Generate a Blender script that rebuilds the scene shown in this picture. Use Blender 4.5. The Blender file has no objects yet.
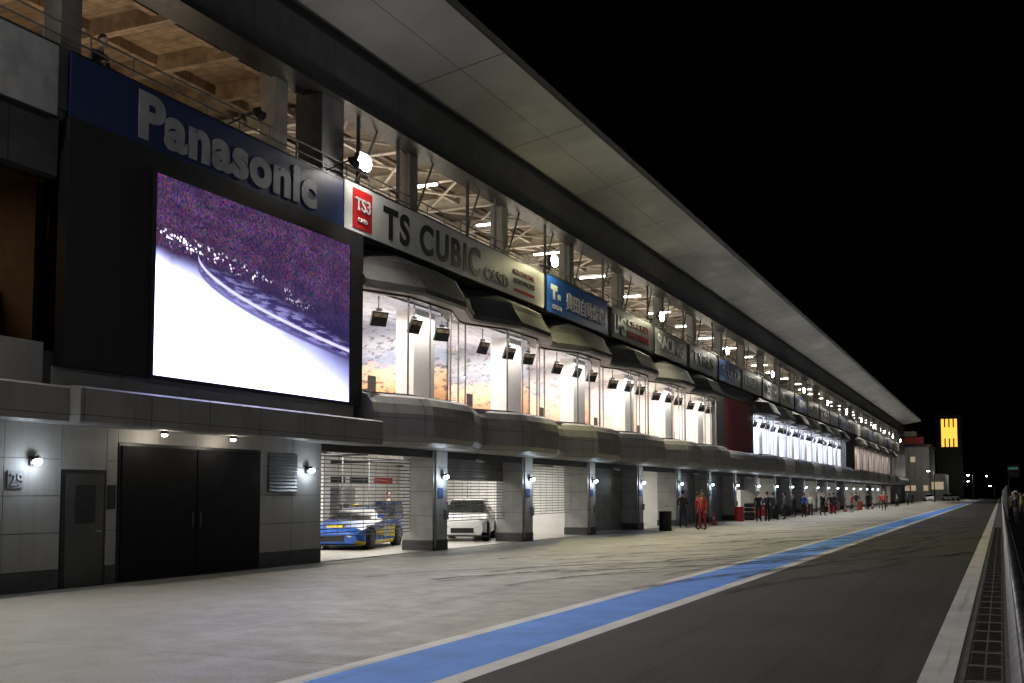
import bpy, bmesh, math, random
from mathutils import Vector, Matrix
random.seed(7)
D = bpy.data
scene = bpy.context.scene
COL = scene.collection

# ------------------------------------------------------------------ materials
def nt_new(name):
    m = D.materials.new(name); m.use_nodes = True
    nt = m.node_tree; nt.nodes.clear()
    out = nt.nodes.new('ShaderNodeOutputMaterial')
    return m, nt, out

def M(nt, op, a, b=None, c=None):
    n = nt.nodes.new('ShaderNodeMath'); n.operation = op
    for i, v in enumerate((a, b, c)):
        if v is None: continue
        if isinstance(v, (int, float)): n.inputs[i].default_value = v
        else: nt.links.new(v, n.inputs[i])
    return n.outputs[0]

def coords(nt):
    tc = nt.nodes.new('ShaderNodeTexCoord')
    sp = nt.nodes.new('ShaderNodeSeparateXYZ')
    nt.links.new(tc.outputs['Object'], sp.inputs[0])
    return tc.outputs['Object'], sp.outputs[0], sp.outputs[1], sp.outputs[2]

def noise(nt, vec, scale, detail=4, rough=.6):
    n = nt.nodes.new('ShaderNodeTexNoise')
    n.inputs['Scale'].default_value = scale
    n.inputs['Detail'].default_value = detail
    n.inputs['Roughness'].default_value = rough
    nt.links.new(vec, n.inputs['Vector'])
    return n.outputs[0]

def mixc(nt, fac, a, b, mode='MIX'):
    n = nt.nodes.new('ShaderNodeMix'); n.data_type = 'RGBA'; n.blend_type = mode
    for s, v in ((n.inputs[0], fac), (n.inputs[6], a), (n.inputs[7], b)):
        if isinstance(v, (int, float)): s.default_value = v
        elif isinstance(v, tuple): s.default_value = (*v, 1)
        else: nt.links.new(v, s)
    return n.outputs[2]

def maprange(nt, v, a, b, c=0., d=1., smooth=True):
    n = nt.nodes.new('ShaderNodeMapRange')
    n.interpolation_type = 'SMOOTHSTEP' if smooth else 'LINEAR'
    nt.links.new(v, n.inputs[0])
    for i, x in enumerate((a, b, c, d)): n.inputs[i+1].default_value = x
    return n.outputs[0]

def scaled(nt, vec, s):
    mp = nt.nodes.new('ShaderNodeMapping'); mp.inputs['Scale'].default_value = s
    nt.links.new(vec, mp.inputs[0]); return mp.outputs[0]

def seam(nt, v, period, off, w):
    t = M(nt, 'FRACT', M(nt, 'DIVIDE', M(nt, 'SUBTRACT', v, off), period))
    return M(nt, 'LESS_THAN', t, w/period)

def mat(name, col, rough=.6, metal=0., var=.15, scale=2., seams=None, streak=False, spec=.5):
    m, nt, out = nt_new(name)
    p = nt.nodes.new('ShaderNodeBsdfPrincipled')
    nt.links.new(p.outputs[0], out.inputs[0])
    vec, x, y, z = coords(nt)
    n1 = noise(nt, vec, scale)
    dark = tuple(c*(1-var*1.6) for c in col); light = tuple(min(1, c*(1+var)) for c in col)
    c = mixc(nt, maprange(nt, n1, .3, .7), dark, light)
    if streak:
        n2 = noise(nt, scaled(nt, vec, (3, 3, .25)), 1.6, 5)
        c = mixc(nt, maprange(nt, n2, .5, .75, 0, .35), c, tuple(q*.4 for q in col))
    if seams:
        for ax, per, off, w in seams:
            s = seam(nt, {'x': x, 'y': y, 'z': z}[ax], per, off, w)
            c = mixc(nt, M(nt, 'MULTIPLY', s, .8), c, tuple(q*.12 for q in col))
    nt.links.new(c, p.inputs['Base Color'])
    r = maprange(nt, noise(nt, vec, scale*3), .2, .8, max(0, rough-.1), min(1, rough+.1))
    nt.links.new(r, p.inputs['Roughness'])
    p.inputs['Metallic'].default_value = metal
    p.inputs['Specular IOR Level'].default_value = spec
    return m

def glow(name, col, s):
    m, nt, out = nt_new(name)
    e = nt.nodes.new('ShaderNodeEmission'); e.inputs[0].default_value = (*col, 1); e.inputs[1].default_value = s
    nt.links.new(e.outputs[0], out.inputs[0]); return m

def glass(name, tint=(.95, .97, 1), refl=.06):
    m, nt, out = nt_new(name)
    t = nt.nodes.new('ShaderNodeBsdfTransparent'); t.inputs[0].default_value = (*tint, 1)
    g = nt.nodes.new('ShaderNodeBsdfGlossy'); g.inputs['Roughness'].default_value = .03
    mx = nt.nodes.new('ShaderNodeMixShader'); mx.inputs[0].default_value = refl
    nt.links.new(t.outputs[0], mx.inputs[1]); nt.links.new(g.outputs[0], mx.inputs[2])
    nt.links.new(mx.outputs[0], out.inputs[0]); return m

m_panel = mat('wall_panel', (.32, .31, .29), .55, var=.06, scale=.8, streak=True)
m_panel_d = mat('wall_panel_shadow_gap', (.08, .08, .08), .8)
m_plinth = mat('plinth', (.06, .06, .06), .7)
m_pier = mat('pier_cladding', (.36, .36, .355), .5, var=.1, scale=1.5, streak=True, seams=[('z', .72, .3, .015)])
m_ledge = mat('ledge_metal', (.25, .245, .24), .5, .1, var=.10, scale=1.2, seams=[('y', 1.6625, 24.35, .022), ('z', .62, 3.05, .015)], streak=True)
m_canopy = mat('canopy_metal', (.085, .085, .085), .55, .1, var=.15, scale=1., seams=[('y', 1.6625, 24.35, .022)], streak=True)
m_dark = mat('dark_metal', (.025, .025, .027), .45, .3)
m_black = mat('black_panel', (.008, .008, .009), .55)
m_blackdoor = mat('black_door', (.004, .004, .005), .7, spec=.2)
m_door = mat('door_grey', (.06, .06, .06), .45)
m_fascia = mat('upper_fascia', (.075, .075, .08), .5, .1, seams=[('y', 3.325, 0, .03)])
m_soffit = mat('roof_soffit', (.24, .24, .245), .6, .0, var=.10, scale=.4)
m_roof = mat('roof_top', (.1, .1, .1), .6)
m_wood = mat('timber_ceiling', (.22, .155, .10), .6, var=.25, scale=3, seams=[('y', .3, 0, .02)])
m_steel = mat('painted_steel', (.20, .19, .175), .45)
m_steel_w = mat('white_steel', (.60, .55, .48), .45)
m_ceil = mat('terrace_deck', (.16, .125, .09), .7, seams=[('y', .6, 0, .04)])
m_white = mat('white_paint_wall', (.80, .785, .77), .6, var=.04)
m_floor_in = mat('garage_floor', (.55, .52, .46), .35, var=.08)
m_frame = mat('window_frame', (.10, .10, .105), .4, .4)
m_alu = mat('shutter_aluminium', (.26, .26, .26), .4, .5)
m_shut = mat('shutter_grey', (.24, .24, .24), .5, .3)
m_glass = glass('window_glass')
m_glass_d = glass('tinted_glass', (.45, .40, .35), .05)
m_rubber = mat('rubber', (.015, .015, .015), .8)
m_lampbody = mat('lamp_housing', (.05, .05, .05), .5)
m_flood = glow('flood_lens', (1, .98, .93), 60)
m_wall_l = glow('wall_lamp_lens', (.75, .87, 1), 25)
m_down = glow('downlight_lens', (1, .93, .8), 25)
m_tube = glow('fluorescent_tube', (1, .97, .88), 14)

def painted_reflection(name, ceiling):  # sunset-toned window reflection painted into the lounge wall and ceiling colour
    m, nt, out = nt_new(name)
    p = nt.nodes.new('ShaderNodeBsdfPrincipled'); nt.links.new(p.outputs[0], out.inputs[0])
    vec, x, y, z = coords(nt)
    v2 = scaled(nt, vec, (1, .35, 2.2) if not ceiling else (3.4, .35, 1))
    n = noise(nt, v2, 1.3, 8, .65)
    if ceiling: zz = M(nt, 'ADD', M(nt, 'DIVIDE', M(nt, 'ADD', x, 24.), 9.), M(nt, 'MULTIPLY', M(nt, 'SUBTRACT', n, .5), .7))
    else: zz = M(nt, 'ADD', M(nt, 'DIVIDE', M(nt, 'SUBTRACT', z, 4.3), 2.9), M(nt, 'MULTIPLY', M(nt, 'SUBTRACT', n, .5), .5))
    cr = nt.nodes.new('ShaderNodeValToRGB'); nt.links.new(zz, cr.inputs[0])
    e = cr.color_ramp.elements
    e[0].position = .0; e[0].color = (.36, .17, .08, 1); e[1].position = 1; e[1].color = (.50, .57, .72, 1)
    for pos, c in ((.28, (.84, .46, .24, 1)), (.46, (.80, .62, .46, 1)), (.60, (.32, .38, .54, 1)), (.75, (.62, .66, .75, 1))):
        q = e.new(pos); q.color = c
    n2 = noise(nt, v2, 3.2, 6, .7)
    c = mixc(nt, maprange(nt, n2, .53, .63, 0, .8), cr.outputs[0], (.07, .06, .08))
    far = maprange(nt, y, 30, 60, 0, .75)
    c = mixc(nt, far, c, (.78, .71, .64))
    nt.links.new(c, p.inputs['Base Color']); p.inputs['Roughness'].default_value = .5
    return m
m_refl = painted_reflection('lounge_wall_painted_reflection', False); m_reflc = painted_reflection('lounge_ceiling_painted_reflection', True)

# ------------------------------------------------------------------ mesh builder
class MB:
    def __init__(s): s.v = []; s.f = []; s.mi = []; s.mats = []
    def _m(s, m):
        if m not in s.mats: s.mats.append(m)
        return s.mats.index(m)
    def add(s, vs, fs, m):
        o = len(s.v); s.v += [tuple(v) for v in vs]; k = s._m(m)
        for f in fs: s.f.append(tuple(i+o for i in f)); s.mi.append(k)
    def box(s, x0, x1, y0, y1, z0, z1, m):
        vs = [(x, y, z) for x in (x0, x1) for y in (y0, y1) for z in (z0, z1)]
        s.add(vs, [(0,1,3,2),(4,6,7,5),(0,4,5,1),(2,3,7,6),(0,2,6,4),(1,5,7,3)], m)
    def quad(s, a, b, c, d, m): s.add([a, b, c, d], [(0,1,2,3)], m)
    def cyl(s, p0, p1, r0, r1, n, m, caps=True):
        p0 = Vector(p0); p1 = Vector(p1); d = (p1-p0).normalized()
        a = d.orthogonal().normalized(); b = d.cross(a)
        vs = []
        for p, r in ((p0, r0), (p1, r1)):
            for i in range(n):
                t = 2*math.pi*i/n; vs.append(p + a*math.cos(t)*r + b*math.sin(t)*r)
        fs = [(i, (i+1) % n, n+(i+1) % n, n+i) for i in range(n)]
        if caps: fs += [tuple(range(n-1, -1, -1)), tuple(range(n, 2*n))]
        s.add(vs, fs, m)
    def sphere(s, c, r, m, seg=12, ring=8, fn=None):
        if isinstance(r, (int, float)): r = (r, r, r)
        vs = []; fs = []
        for j in range(ring+1):
            ph = math.pi*j/ring
            for i in range(seg):
                th = 2*math.pi*i/seg
                q = Vector((math.sin(ph)*math.cos(th), math.sin(ph)*math.sin(th), math.cos(ph)))
                if fn: q = fn(q)
                vs.append((c[0]+q.x*r[0], c[1]+q.y*r[1], c[2]+q.z*r[2]))
        for j in range(ring):
            for i in range(seg):
                fs.append((j*seg+i, (j+1)*seg+i, (j+1)*seg+(i+1) % seg, j*seg+(i+1) % seg))
        s.add(vs, fs, m)
    def sweep(s, plan, prof, m):
        n = len(prof); vs = []
        for X, Y in plan:
            for dx, z in prof: vs.append((X+dx, Y, z))
        fs = []
        for i in range(len(plan)-1):
            for j in range(n-1):
                fs.append((i*n+j, (i+1)*n+j, (i+1)*n+j+1, i*n+j+1))
        fs.append(tuple(range(n))); fs.append(tuple(reversed(range((len(plan)-1)*n, len(plan)*n))))
        s.add(vs, fs, m)
    def obj(s, name, parent=None, smooth=False, recalc=True, loc=None, rz=0, bevel=0):
        me = D.meshes.new(name); me.from_pydata(s.v, [], s.f); me.update()
        for m in s.mats: me.materials.append(m)
        me.polygons.foreach_set('material_index', s.mi)
        if recalc:
            bm = bmesh.new(); bm.from_mesh(me); bmesh.ops.recalc_face_normals(bm, faces=bm.faces); bm.to_mesh(me); bm.free()
        if smooth: me.polygons.foreach_set('use_smooth', [True]*len(me.polygons))
        o = D.objects.new(name, me); COL.objects.link(o)
        if parent: o.parent = parent
        if loc: o.location = loc
        o.rotation_euler[2] = rz
        if bevel:
            b = o.modifiers.new('bevel', 'BEVEL'); b.width = bevel; b.segments = 2; b.limit_method = 'ANGLE'
        return o

def root(name, loc=(0, 0, 0), rz=0):
    e = D.objects.new(name, None); COL.objects.link(e); e.location = loc; e.rotation_euler[2] = rz
    e.empty_display_size = .2
    return e

def lamp(kind, name, loc, energy, col, parent=None, size=.2, size_y=None, rot=None, spot=None, blend=.5):
    l = D.lights.new(name, kind); l.energy = energy; l.color = col
    if kind == 'AREA':
        l.shape = 'RECTANGLE'; l.size = size; l.size_y = size_y or size
    else: l.shadow_soft_size = size
    if spot: l.spot_size = math.radians(spot); l.spot_blend = blend
    o = D.objects.new(name, l); COL.objects.link(o); o.location = loc
    if rot is not None: o.rotation_euler = rot
    if parent: o.parent = parent
    return o

def aim(o, d):
    o.rotation_euler = Vector(d).to_track_quat('-Z', 'Y').to_euler()

def text_fit(s, Y0, Y1, z0, z1, X, m, parent, name='lettering', bold=.0, shear=0, space=1.):
    c = D.curves.new(name, 'FONT'); c.body = s; c.size = 1; c.extrude = .01; c.offset = bold; c.shear = shear
    if bold > .02: c.space_character = 1.08
    if space != 1: c.space_character = space
    c.fill_mode = 'BOTH'
    t = D.objects.new(name, c); COL.objects.link(t)
    bpy.context.view_layer.update()
    dg = bpy.context.evaluated_depsgraph_get()
    me = D.meshes.new_from_object(t.evaluated_get(dg)); D.objects.remove(t)
    if not me.vertices: return None
    xs = [v.co.x for v in me.vertices]; ys = [v.co.y for v in me.vertices]
    ax, bx, ay, by = min(xs), max(xs), min(ys), max(ys)
    for v in me.vertices:
        x, y, z = v.co
        v.co = (X+z, Y0+(x-ax)/(bx-ax)*(Y1-Y0), z0+(y-ay)/(by-ay)*(z1-z0))
    me.materials.clear(); me.materials.append(m)
    o = D.objects.new(name, me); COL.objects.link(o); o.parent = parent
    return o

# ------------------------------------------------------------------ ground
def ground_mat():
    m, nt, out = nt_new('concrete_apron')
    p = nt.nodes.new('ShaderNodeBsdfPrincipled'); nt.links.new(p.outputs[0], out.inputs[0])
    vec, x, y, z = coords(nt)
    big = noise(nt, vec, .18, 6, .68); med = noise(nt, vec, 1.6, 7, .72); fine = noise(nt, vec, 38, 4, .75)
    c = mixc(nt, maprange(nt, big, .35, .65), (.27, .255, .22), (.40, .38, .335))
    c = mixc(nt, maprange(nt, med, .38, .68, 0, .4), c, (.22, .205, .18))
    c = mixc(nt, maprange(nt, fine, .42, .62, 0, .5), c, (.46, .44, .395))
    c = mixc(nt, maprange(nt, fine, .38, .48, .5, 0), c, (.16, .15, .13))
    st = noise(nt, scaled(nt, vec, (2.2, .08, 1)), 1.2, 6, .7)
    drv = maprange(nt, x, -12.5, -7, .10, .38)
    c = mixc(nt, M(nt, 'MULTIPLY', maprange(nt, st, .5, .7), drv), c, (.10, .095, .088))
    for s_ in (seam(nt, y, 4.4, .6, .03), seam(nt, x, 3.05, -15.1, .025)):
        c = mixc(nt, M(nt, 'MULTIPLY', s_, .45), c, (.06, .058, .05))
    slab = nt.nodes.new('ShaderNodeTexWhiteNoise'); cb = nt.nodes.new('ShaderNodeCombineXYZ')
    nt.links.new(M(nt, 'FLOOR', M(nt, 'DIVIDE', M(nt, 'SUBTRACT', y, .6), 4.4)), cb.inputs[0]); nt.links.new(M(nt, 'FLOOR', M(nt, 'DIVIDE', M(nt, 'ADD', x, 15.1), 3.05)), cb.inputs[1])
    nt.links.new(cb.outputs[0], slab.inputs['Vector'])
    c = mixc(nt, M(nt, 'MULTIPLY', slab.outputs['Value'], .18), c, (.12, .115, .105))
    sp = nt.nodes.new('ShaderNodeTexVoronoi'); sp.inputs['Scale'].default_value = .7
    nt.links.new(vec, sp.inputs['Vector'])
    c = mixc(nt, maprange(nt, M(nt, 'ADD', sp.outputs['Distance'], M(nt, 'MULTIPLY', med, .3)), .16, .24, .35, 0), c, (.08, .07, .065))
    nt.links.new(c, p.inputs['Base Color'])
    nt.links.new(maprange(nt, med, .3, .7, .42, .7), p.inputs['Roughness'])
    p.inputs['Specular IOR Level'].default_value = .45
    b = nt.nodes.new('ShaderNodeBump'); b.inputs['Strength'].default_value = .3; b.inputs['Distance'].default_value = .01
    nt.links.new(fine, b.inputs['Height']); nt.links.new(b.outputs[0], p.inputs['Normal'])
    return m

def asphalt_mat():
    m, nt, out = nt_new('asphalt')
    p = nt.nodes.new('ShaderNodeBsdfPrincipled'); nt.links.new(p.outputs[0], out.inputs[0])
    vec, x, y, z = coords(nt)
    big = noise(nt, vec, .3, 4); fine = noise(nt, vec, 55, 3, .8)
    c = mixc(nt, maprange(nt, big, .3, .7), (.042, .041, .041), (.062, .060, .058))
    c = mixc(nt, maprange(nt, fine, .5, .66, 0, .85), c, (.19, .185, .175))
    st = noise(nt, scaled(nt, vec, (2.5, .05, 1)), 1.2, 5, .6)
    c = mixc(nt, maprange(nt, st, .5, .7, 0, .5), c, (.03, .03, .03))
    nt.links.new(c, p.inputs['Base Color']); p.inputs['Roughness'].default_value = .75
    p.inputs['Specular IOR Level'].default_value = .3
    b = nt.nodes.new('ShaderNodeBump'); b.inputs['Strength'].default_value = .7; b.inputs['Distance'].default_value = .01
    nt.links.new(fine, b.inputs['Height']); nt.links.new(b.outputs[0], p.inputs['Normal'])
    return m
m_apron = ground_mat(); m_asph = asphalt_mat()
m_base = mat('dark_ground', (.04, .042, .035), .9, scale=.2)

def paint(name, col, wear):
    m, nt, out = nt_new(name)
    p = nt.nodes.new('ShaderNodeBsdfPrincipled'); nt.links.new(p.outputs[0], out.inputs[0])
    vec, x, y, z = coords(nt)
    n = noise(nt, vec, 30, 6, .8); n2 = noise(nt, vec, 1.1, 4)
    st = noise(nt, scaled(nt, vec, (5, .12, 1)), 1.5, 5, .6)
    c = mixc(nt, maprange(nt, n2, .3, .7), tuple(q*.8 for q in col), col)
    c = mixc(nt, maprange(nt, n, .5, .75, 0, wear), c, tuple(q*.35 for q in col))
    c = mixc(nt, maprange(nt, st, .52, .72, 0, wear), c, tuple(.02+q*.25 for q in col))
    nt.links.new(c, p.inputs['Base Color']); p.inputs['Roughness'].default_value = .6
    p.inputs['Specular IOR Level'].default_value = .15
    return m
m_wline = paint('white_road_paint', (.80, .79, .76), .5)
m_bline = paint('blue_road_paint', (.13, .34, .92), .3)

g = MB(); g.box(-900, 900, -300, 1500, -.6, -.02, m_base); g.obj('ground')
g = MB(); g.box(-15.3, -5.96, -40, 420, -.3, 0, m_apron); g.obj('concrete_pavement')
g = MB(); g.box(-5.96, -.40, -40, 420, -.3, 0, m_asph); g.obj('pit_lane_road')
g = MB(); g.box(.3, 22, -40, 700, -.3, -.004, m_asph); g.obj('race_track_road')

r = root('road_marking')
g = MB(); g.box(-5.99, -5.78, -40, 400, -.02, .004, m_wline); g.box(-4.72, -4.48, -40, 400, -.02, .004, m_wline); g.obj('white_edge_lines', r)
g = MB(); g.box(-5.78, -4.72, -40, 400, -.02, .005, m_bline); g.obj('blue_band', r)
r = root('road_marking'); g = MB(); g.box(-.74, -.44, -40, 400, -.02, .004, m_wline); g.obj('white_boundary_line', r)

m_conc = mat('drain_concrete', (.12, .115, .11), .8, var=.25, scale=4)
m_grate = mat('drain_grate_iron', (.06, .06, .06), .5, .4)
m_galv = mat('galvanised_rail', (.10, .10, .105), .4, .6, var=.3, scale=5)
r = root('drainage_channel')
g = MB(); g.box(-.40, .30, -6, 420, -.3, 0.002, m_conc); g.obj('kerb_strip', r)
g = MB()
y = 2.
while y < 60:
    for k in range(9):
        yy = y + k*.095
        g.box(-.33, -.2, yy, yy+.06, .0, .006, m_black); g.box(-.18, -.05, yy, yy+.06, .0, .006, m_black)
    g.box(-.355, -.345, y-.03, y+.88, 0, .008, m_grate); g.box(-.035, -.025, y-.03, y+.88, 0, .008, m_grate)
    y += 1.0
g.obj('grates', r)

def skid_mat():
    m, nt, out = nt_new('tyre_rubber_marks')
    p = nt.nodes.new('ShaderNodeBsdfPrincipled'); p.inputs['Base Color'].default_value = (.018, .018, .018, 1); p.inputs['Roughness'].default_value = .6
    t = nt.nodes.new('ShaderNodeBsdfTransparent'); mx = nt.nodes.new('ShaderNodeMixShader')
    vec, x, y, z = coords(nt)
    f = maprange(nt, noise(nt, vec, 1.0, 8, .8), .28, .7, .0, .72)
    nt.links.new(f, mx.inputs[0]); nt.links.new(t.outputs[0], mx.inputs[1]); nt.links.new(p.outputs[0], mx.inputs[2]); nt.links.new(mx.outputs[0], out.inputs[0])
    return m
m_skid = skid_mat()
g = MB()
for k in range(40):
    ya = random.uniform(17, 75); L = random.uniform(8, 18)
    xa = random.uniform(-12., -8.5); xb = random.uniform(-5.4, -2.2)
    if k % 3 == 0: xa, xb = random.uniform(-8, -5.8), random.uniform(-4.9, -2.5)
    for off in (0, 1.55):
        pts = []
        for i in range(25):
            t = i/24; e = t*t*(3-2*t)
            an = math.atan2((xb-xa)*6*t*(1-t), L)
            pts.append((xa+(xb-xa)*e + off*math.cos(an), ya+L*t - off*math.sin(an)))
        w = random.uniform(.12, .24); zz = .009+.0004*k
        for i in range(24):
            (a, b), (c, d) = pts[i], pts[i+1]
            g.quad((a-w/2, b, zz), (a+w/2, b, zz), (c+w/2, d, zz), (c-w/2, d, zz), m_skid)
g.obj('tyre_marks', root('road_marking'), recalc=False)

# ------------------------------------------------------------------ pit building
B = root('pit_building')
FX = -15.3; S0 = 24.35; P = 6.65
END = 205.
blocksA = (24.35, 6); blocksB = (75.0, 7); blocksC = (132.0, 7)

def panels(g, x, y0, y1, z0, z1, ny, nz, m, t=.03, gap=.012):
    for i in range(ny):
        for j in range(nz):
            a = y0+(y1-y0)*i/ny; b = y0+(y1-y0)*(i+1)/ny; c = z0+(z1-z0)*j/nz; d = z0+(z1-z0)*(j+1)/nz
            g.box(x-t, x, a+gap/2, b-gap/2, c+gap/2, d-gap/2, m)
g = MB()
g.box(FX-.4, FX-.03, -30, 22.9, 0, 3.0, m_panel_d)
panels(g, FX, -30, 14.68, .35, 2.95, 36, 4, m_panel)
panels(g, FX, 14.68, 15.77, 2.12, 2.95, 1, 1, m_panel)
panels(g, FX, 15.77, 16.05, .35, 2.95, 1, 4, m_panel)
panels(g, FX, 16.05, 20.45, 2.66, 2.95, 4, 1, m_panel)
panels(g, FX, 20.45, 22.9, .35, 2.95, 2, 4, m_panel)
for a, b in ((-30, 14.68), (15.77, 16.05), (20.45, 22.9)):
    g.box(FX-.03, FX+.01, a, b, 0, .34, m_plinth)
g.obj('ground_floor_wall', B)
g = MB()
g.box(FX-.03, FX+.015, 14.70, 15.75, 0, 2.11, m_dark); g.box(FX-.02, FX+.03, 14.78, 15.68, .02, 2.05, m_door)
g.box(FX+.03, FX+.034, 15.0, 15.48, 1.15, 1.85, m_black); g.cyl((FX+.03, 15.58, 1.0), (FX+.09, 15.58, 1.0), .015, .015, 8, m_alu); g.cyl((FX+.09, 15.45, 1.0), (FX+.09, 15.59, 1.0), .012, .012, 8, m_alu)
g.obj('service_door', B)
g = MB()
g.box(FX-.03, FX+.02, 16.06, 20.44, 0, 2.65, m_dark)
g.box(FX+.02, FX+.05, 16.12, 18.24, .04, 2.6, m_blackdoor); g.box(FX+.02, FX+.05, 18.28, 20.38, .04, 2.6, m_blackdoor)
g.box(FX+.05, FX+.07, 18.12, 18.15, 1.0, 1.3, m_door); g.box(FX+.05, FX+.07, 18.36, 18.39, 1.0, 1.3, m_door)
g.obj('double_black_door', B)
g = MB()
g.box(FX, FX+.02, 20.72, 21.85, 1.72, 2.62, m_dark)
for k in range(11): g.add([(FX+.02, 20.75, 1.75+k*.08), (FX+.06, 20.75, 1.74+k*.08), (FX+.02, 20.75, 1.81+k*.08), (FX+.02, 21.82, 1.75+k*.08), (FX+.06, 21.82, 1.74+k*.08), (FX+.02, 21.82, 1.81+k*.08)], [(0,1,2),(3,5,4),(0,3,4,1),(1,4,5,2)], m_shut)
g.obj('louvre_vent', B)

g = MB(); pierY = []
y = 29.2
while y < END: pierY.append(y); y += P
for y in pierY:
    g.box(FX-1.0, FX, y-.47, y+.47, .3, 2.95, m_pier)
    g.box(FX-1.02, FX+.015, y-.485, y+.485, 0, .3, m_plinth)
g.box(FX-.9, FX-.1, 22.9, END, 2.78, 2.95, m_panel_d)
g.box(FX-.1, FX-.03, 22.9, END, 2.74, 2.94, m_dark)
g.obj('piers', B)
g = MB()
for i, y in enumerate(pierY):
    g.cyl((FX+.05, y-.40, .1), (FX+.05, y-.40, 2.95), .035, .035, 8, m_shut)
    g.box(FX+.001, FX+.09, y+.22, y+.40, .9, 1.2, m_shut)
    if i % 2 == 0:
        g.cyl((FX+.5, y+1.6, 2.95), (FX+.5, y+1.6, 2.75), .02, .02, 6, m_dark); g.cyl((FX+.42, y+1.6, 2.72), (FX+.72, y+1.55, 2.66), .05, .05, 10, m_shut)
g.obj('pier_services', B)

# garages
g = MB()
g.box(-27, FX-.1, 22.5, END, -.3, .012, m_floor_in)
g.box(-27, FX-1.05, 22.9, END, 2.97, 3.1, m_white)
g.box(-24.6, -24.4, 22.9, END, .012, 2.97, m_white)
g.box(-24.4, FX-.45, 22.7, 22.88, .012, 2.97, m_white)
for i, y in enumerate(pierY):
    if i % 2 == 0 and i > 0: g.box(-24.4, FX-1.05, y-.1, y+.1, .012, 2.97, m_white)
    g.box(-19.7, -19.3, y-.2, y+.2, .012, 2.97, m_white)
g.obj('garage_interior', B)
m_cab = mat('garage_cabinet_blue', (.05, .10, .25), .5); m_cab2 = mat('garage_cabinet_grey', (.25, .25, .27), .5); m_red = mat('red_paint', (.45, .03, .02), .45)
m_cabw = mat('garage_cabinet_white', (.6, .6, .6), .5)
g = MB()
for i in range(24):
    y = 23.4+i*1.9
    h = random.uniform(.8, 2.0); g.box(-24.3, -23.7, y, y+1.2, .02, h, random.choice((m_cab, m_cab2, m_cabw, m_red, m_cabw)))
    for k in range(3): g.box(-23.7, -23.68, y+.05, y+1.15, .1+k*h/3.4, .1+k*h/3.4+h/4, m_cab2)
    g.box(-24.39, -24.36, y, y+1.5, 2.1, 2.35, random.choice((m_cab2, m_black, m_red)))
for y in (24.5, 26.6, 31.5, 33.2, 38.5, 41):
    g.cyl((-20.2, y, .02), (-20.2, y, 2.9), .025, .025, 6, m_cab2); g.cyl((-22.5, y+.6, 2.8), (-16.6, y+.6, 2.8), .03, .03, 6, m_dark)
    g.box(-21.6, -21.1, y, y+.9, .85, .9, m_cab2); g.box(-21.55, -21.5, y+.05, y+.1, .02, .85, m_dark); g.box(-21.2, -21.15, y+.8, y+.85, .02, .85, m_dark); g.box(-21.5, -21.45, y+.2, y+.7, .95, 1.3, m_black)
for y in (37.0, 39.2):
    g.box(-18.6, -18.0, y+1.2, y+1.9, .02, .95, m_cab2); g.box(-18.62, -17.98, y+1.18, y+1.92, .95, .98, m_dark); g.box(-18.3, -18.25, y+1.3, y+1.8, 1.15, 1.5, m_black); g.cyl((-18.28, y+1.55, .98), (-18.28, y+1.55, 1.2), .02, .02, 6, m_dark)
g.obj('garage_tool_cabinets', B)

def grille(g, y0, y1, z0, z1, X=FX-.75, step=.10):
    z = z0
    while z < z1:
        g.box(X-.008, X+.008, y0, y1, z, z+.028, m_alu); z += step
    n = int((y1-y0)/.6)
    for k in range(n+1):
        yy = y0+(y1-y0)*k/n; g.box(X-.012, X-.008, yy-.01, yy+.01, z0, z1, m_alu)
def solid(g, y0, y1, z0, z1, X=FX-.75):
    z = z0
    while z < z1:
        g.add([(X, y0, z), (X+.02, y0, z+.02), (X+.02, y0, z+.08), (X, y0, z+.1), (X, y1, z), (X+.02, y1, z+.02), (X+.02, y1, z+.08), (X, y1, z+.1)],
              [(0,4,5,1), (1,5,6,2), (2,6,7,3)], m_shut); z += .1
    g.box(X-.03, X-.005, y0, y1, z0, z1, m_shut)
g = MB(); gg = MB()
gar = [(22.9, pierY[0]-.5)] + [(pierY[i]+.5, pierY[i+1]-.5) for i in range(len(pierY)-1)]
state = {0: 'g', 1: 'hg', 2: 'g', 3: 's', 4: 'o', 5: 's', 6: 's', 7: 'h', 8: 'o', 9: 's', 10: 's', 11: 'o', 12: 'h', 13: 'o', 14: 's', 15: 'o', 16: 'o'}
for i, (a, b) in enumerate(gar):
    s_ = state.get(i, random.choice('ooshg')); state[i] = s_
    if s_ == 'g': grille(gg, a, b, .55 if i == 0 else .9, 2.75)
    if s_ == 'hg': grille(gg, a, b, .8, 2.1); solid(g, a, b, 2.1, 2.75)
    if s_ == 's': solid(g, a, b, .02, 2.75)
    if s_ == 'h': solid(g, a, b, 1.9, 2.75)
g.obj('roller_shutters', B); gg.obj('grille_shutters', B)
for i, (a, b) in enumerate(gar[:24]):
    if state[i] == 's': continue
    lamp('AREA', 'garage_ceiling_light', (-19.0, (a+b)/2, 2.9), 240 if i < 3 else 150, (1, .96, .88), B, 3.0, 3.5)

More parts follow.
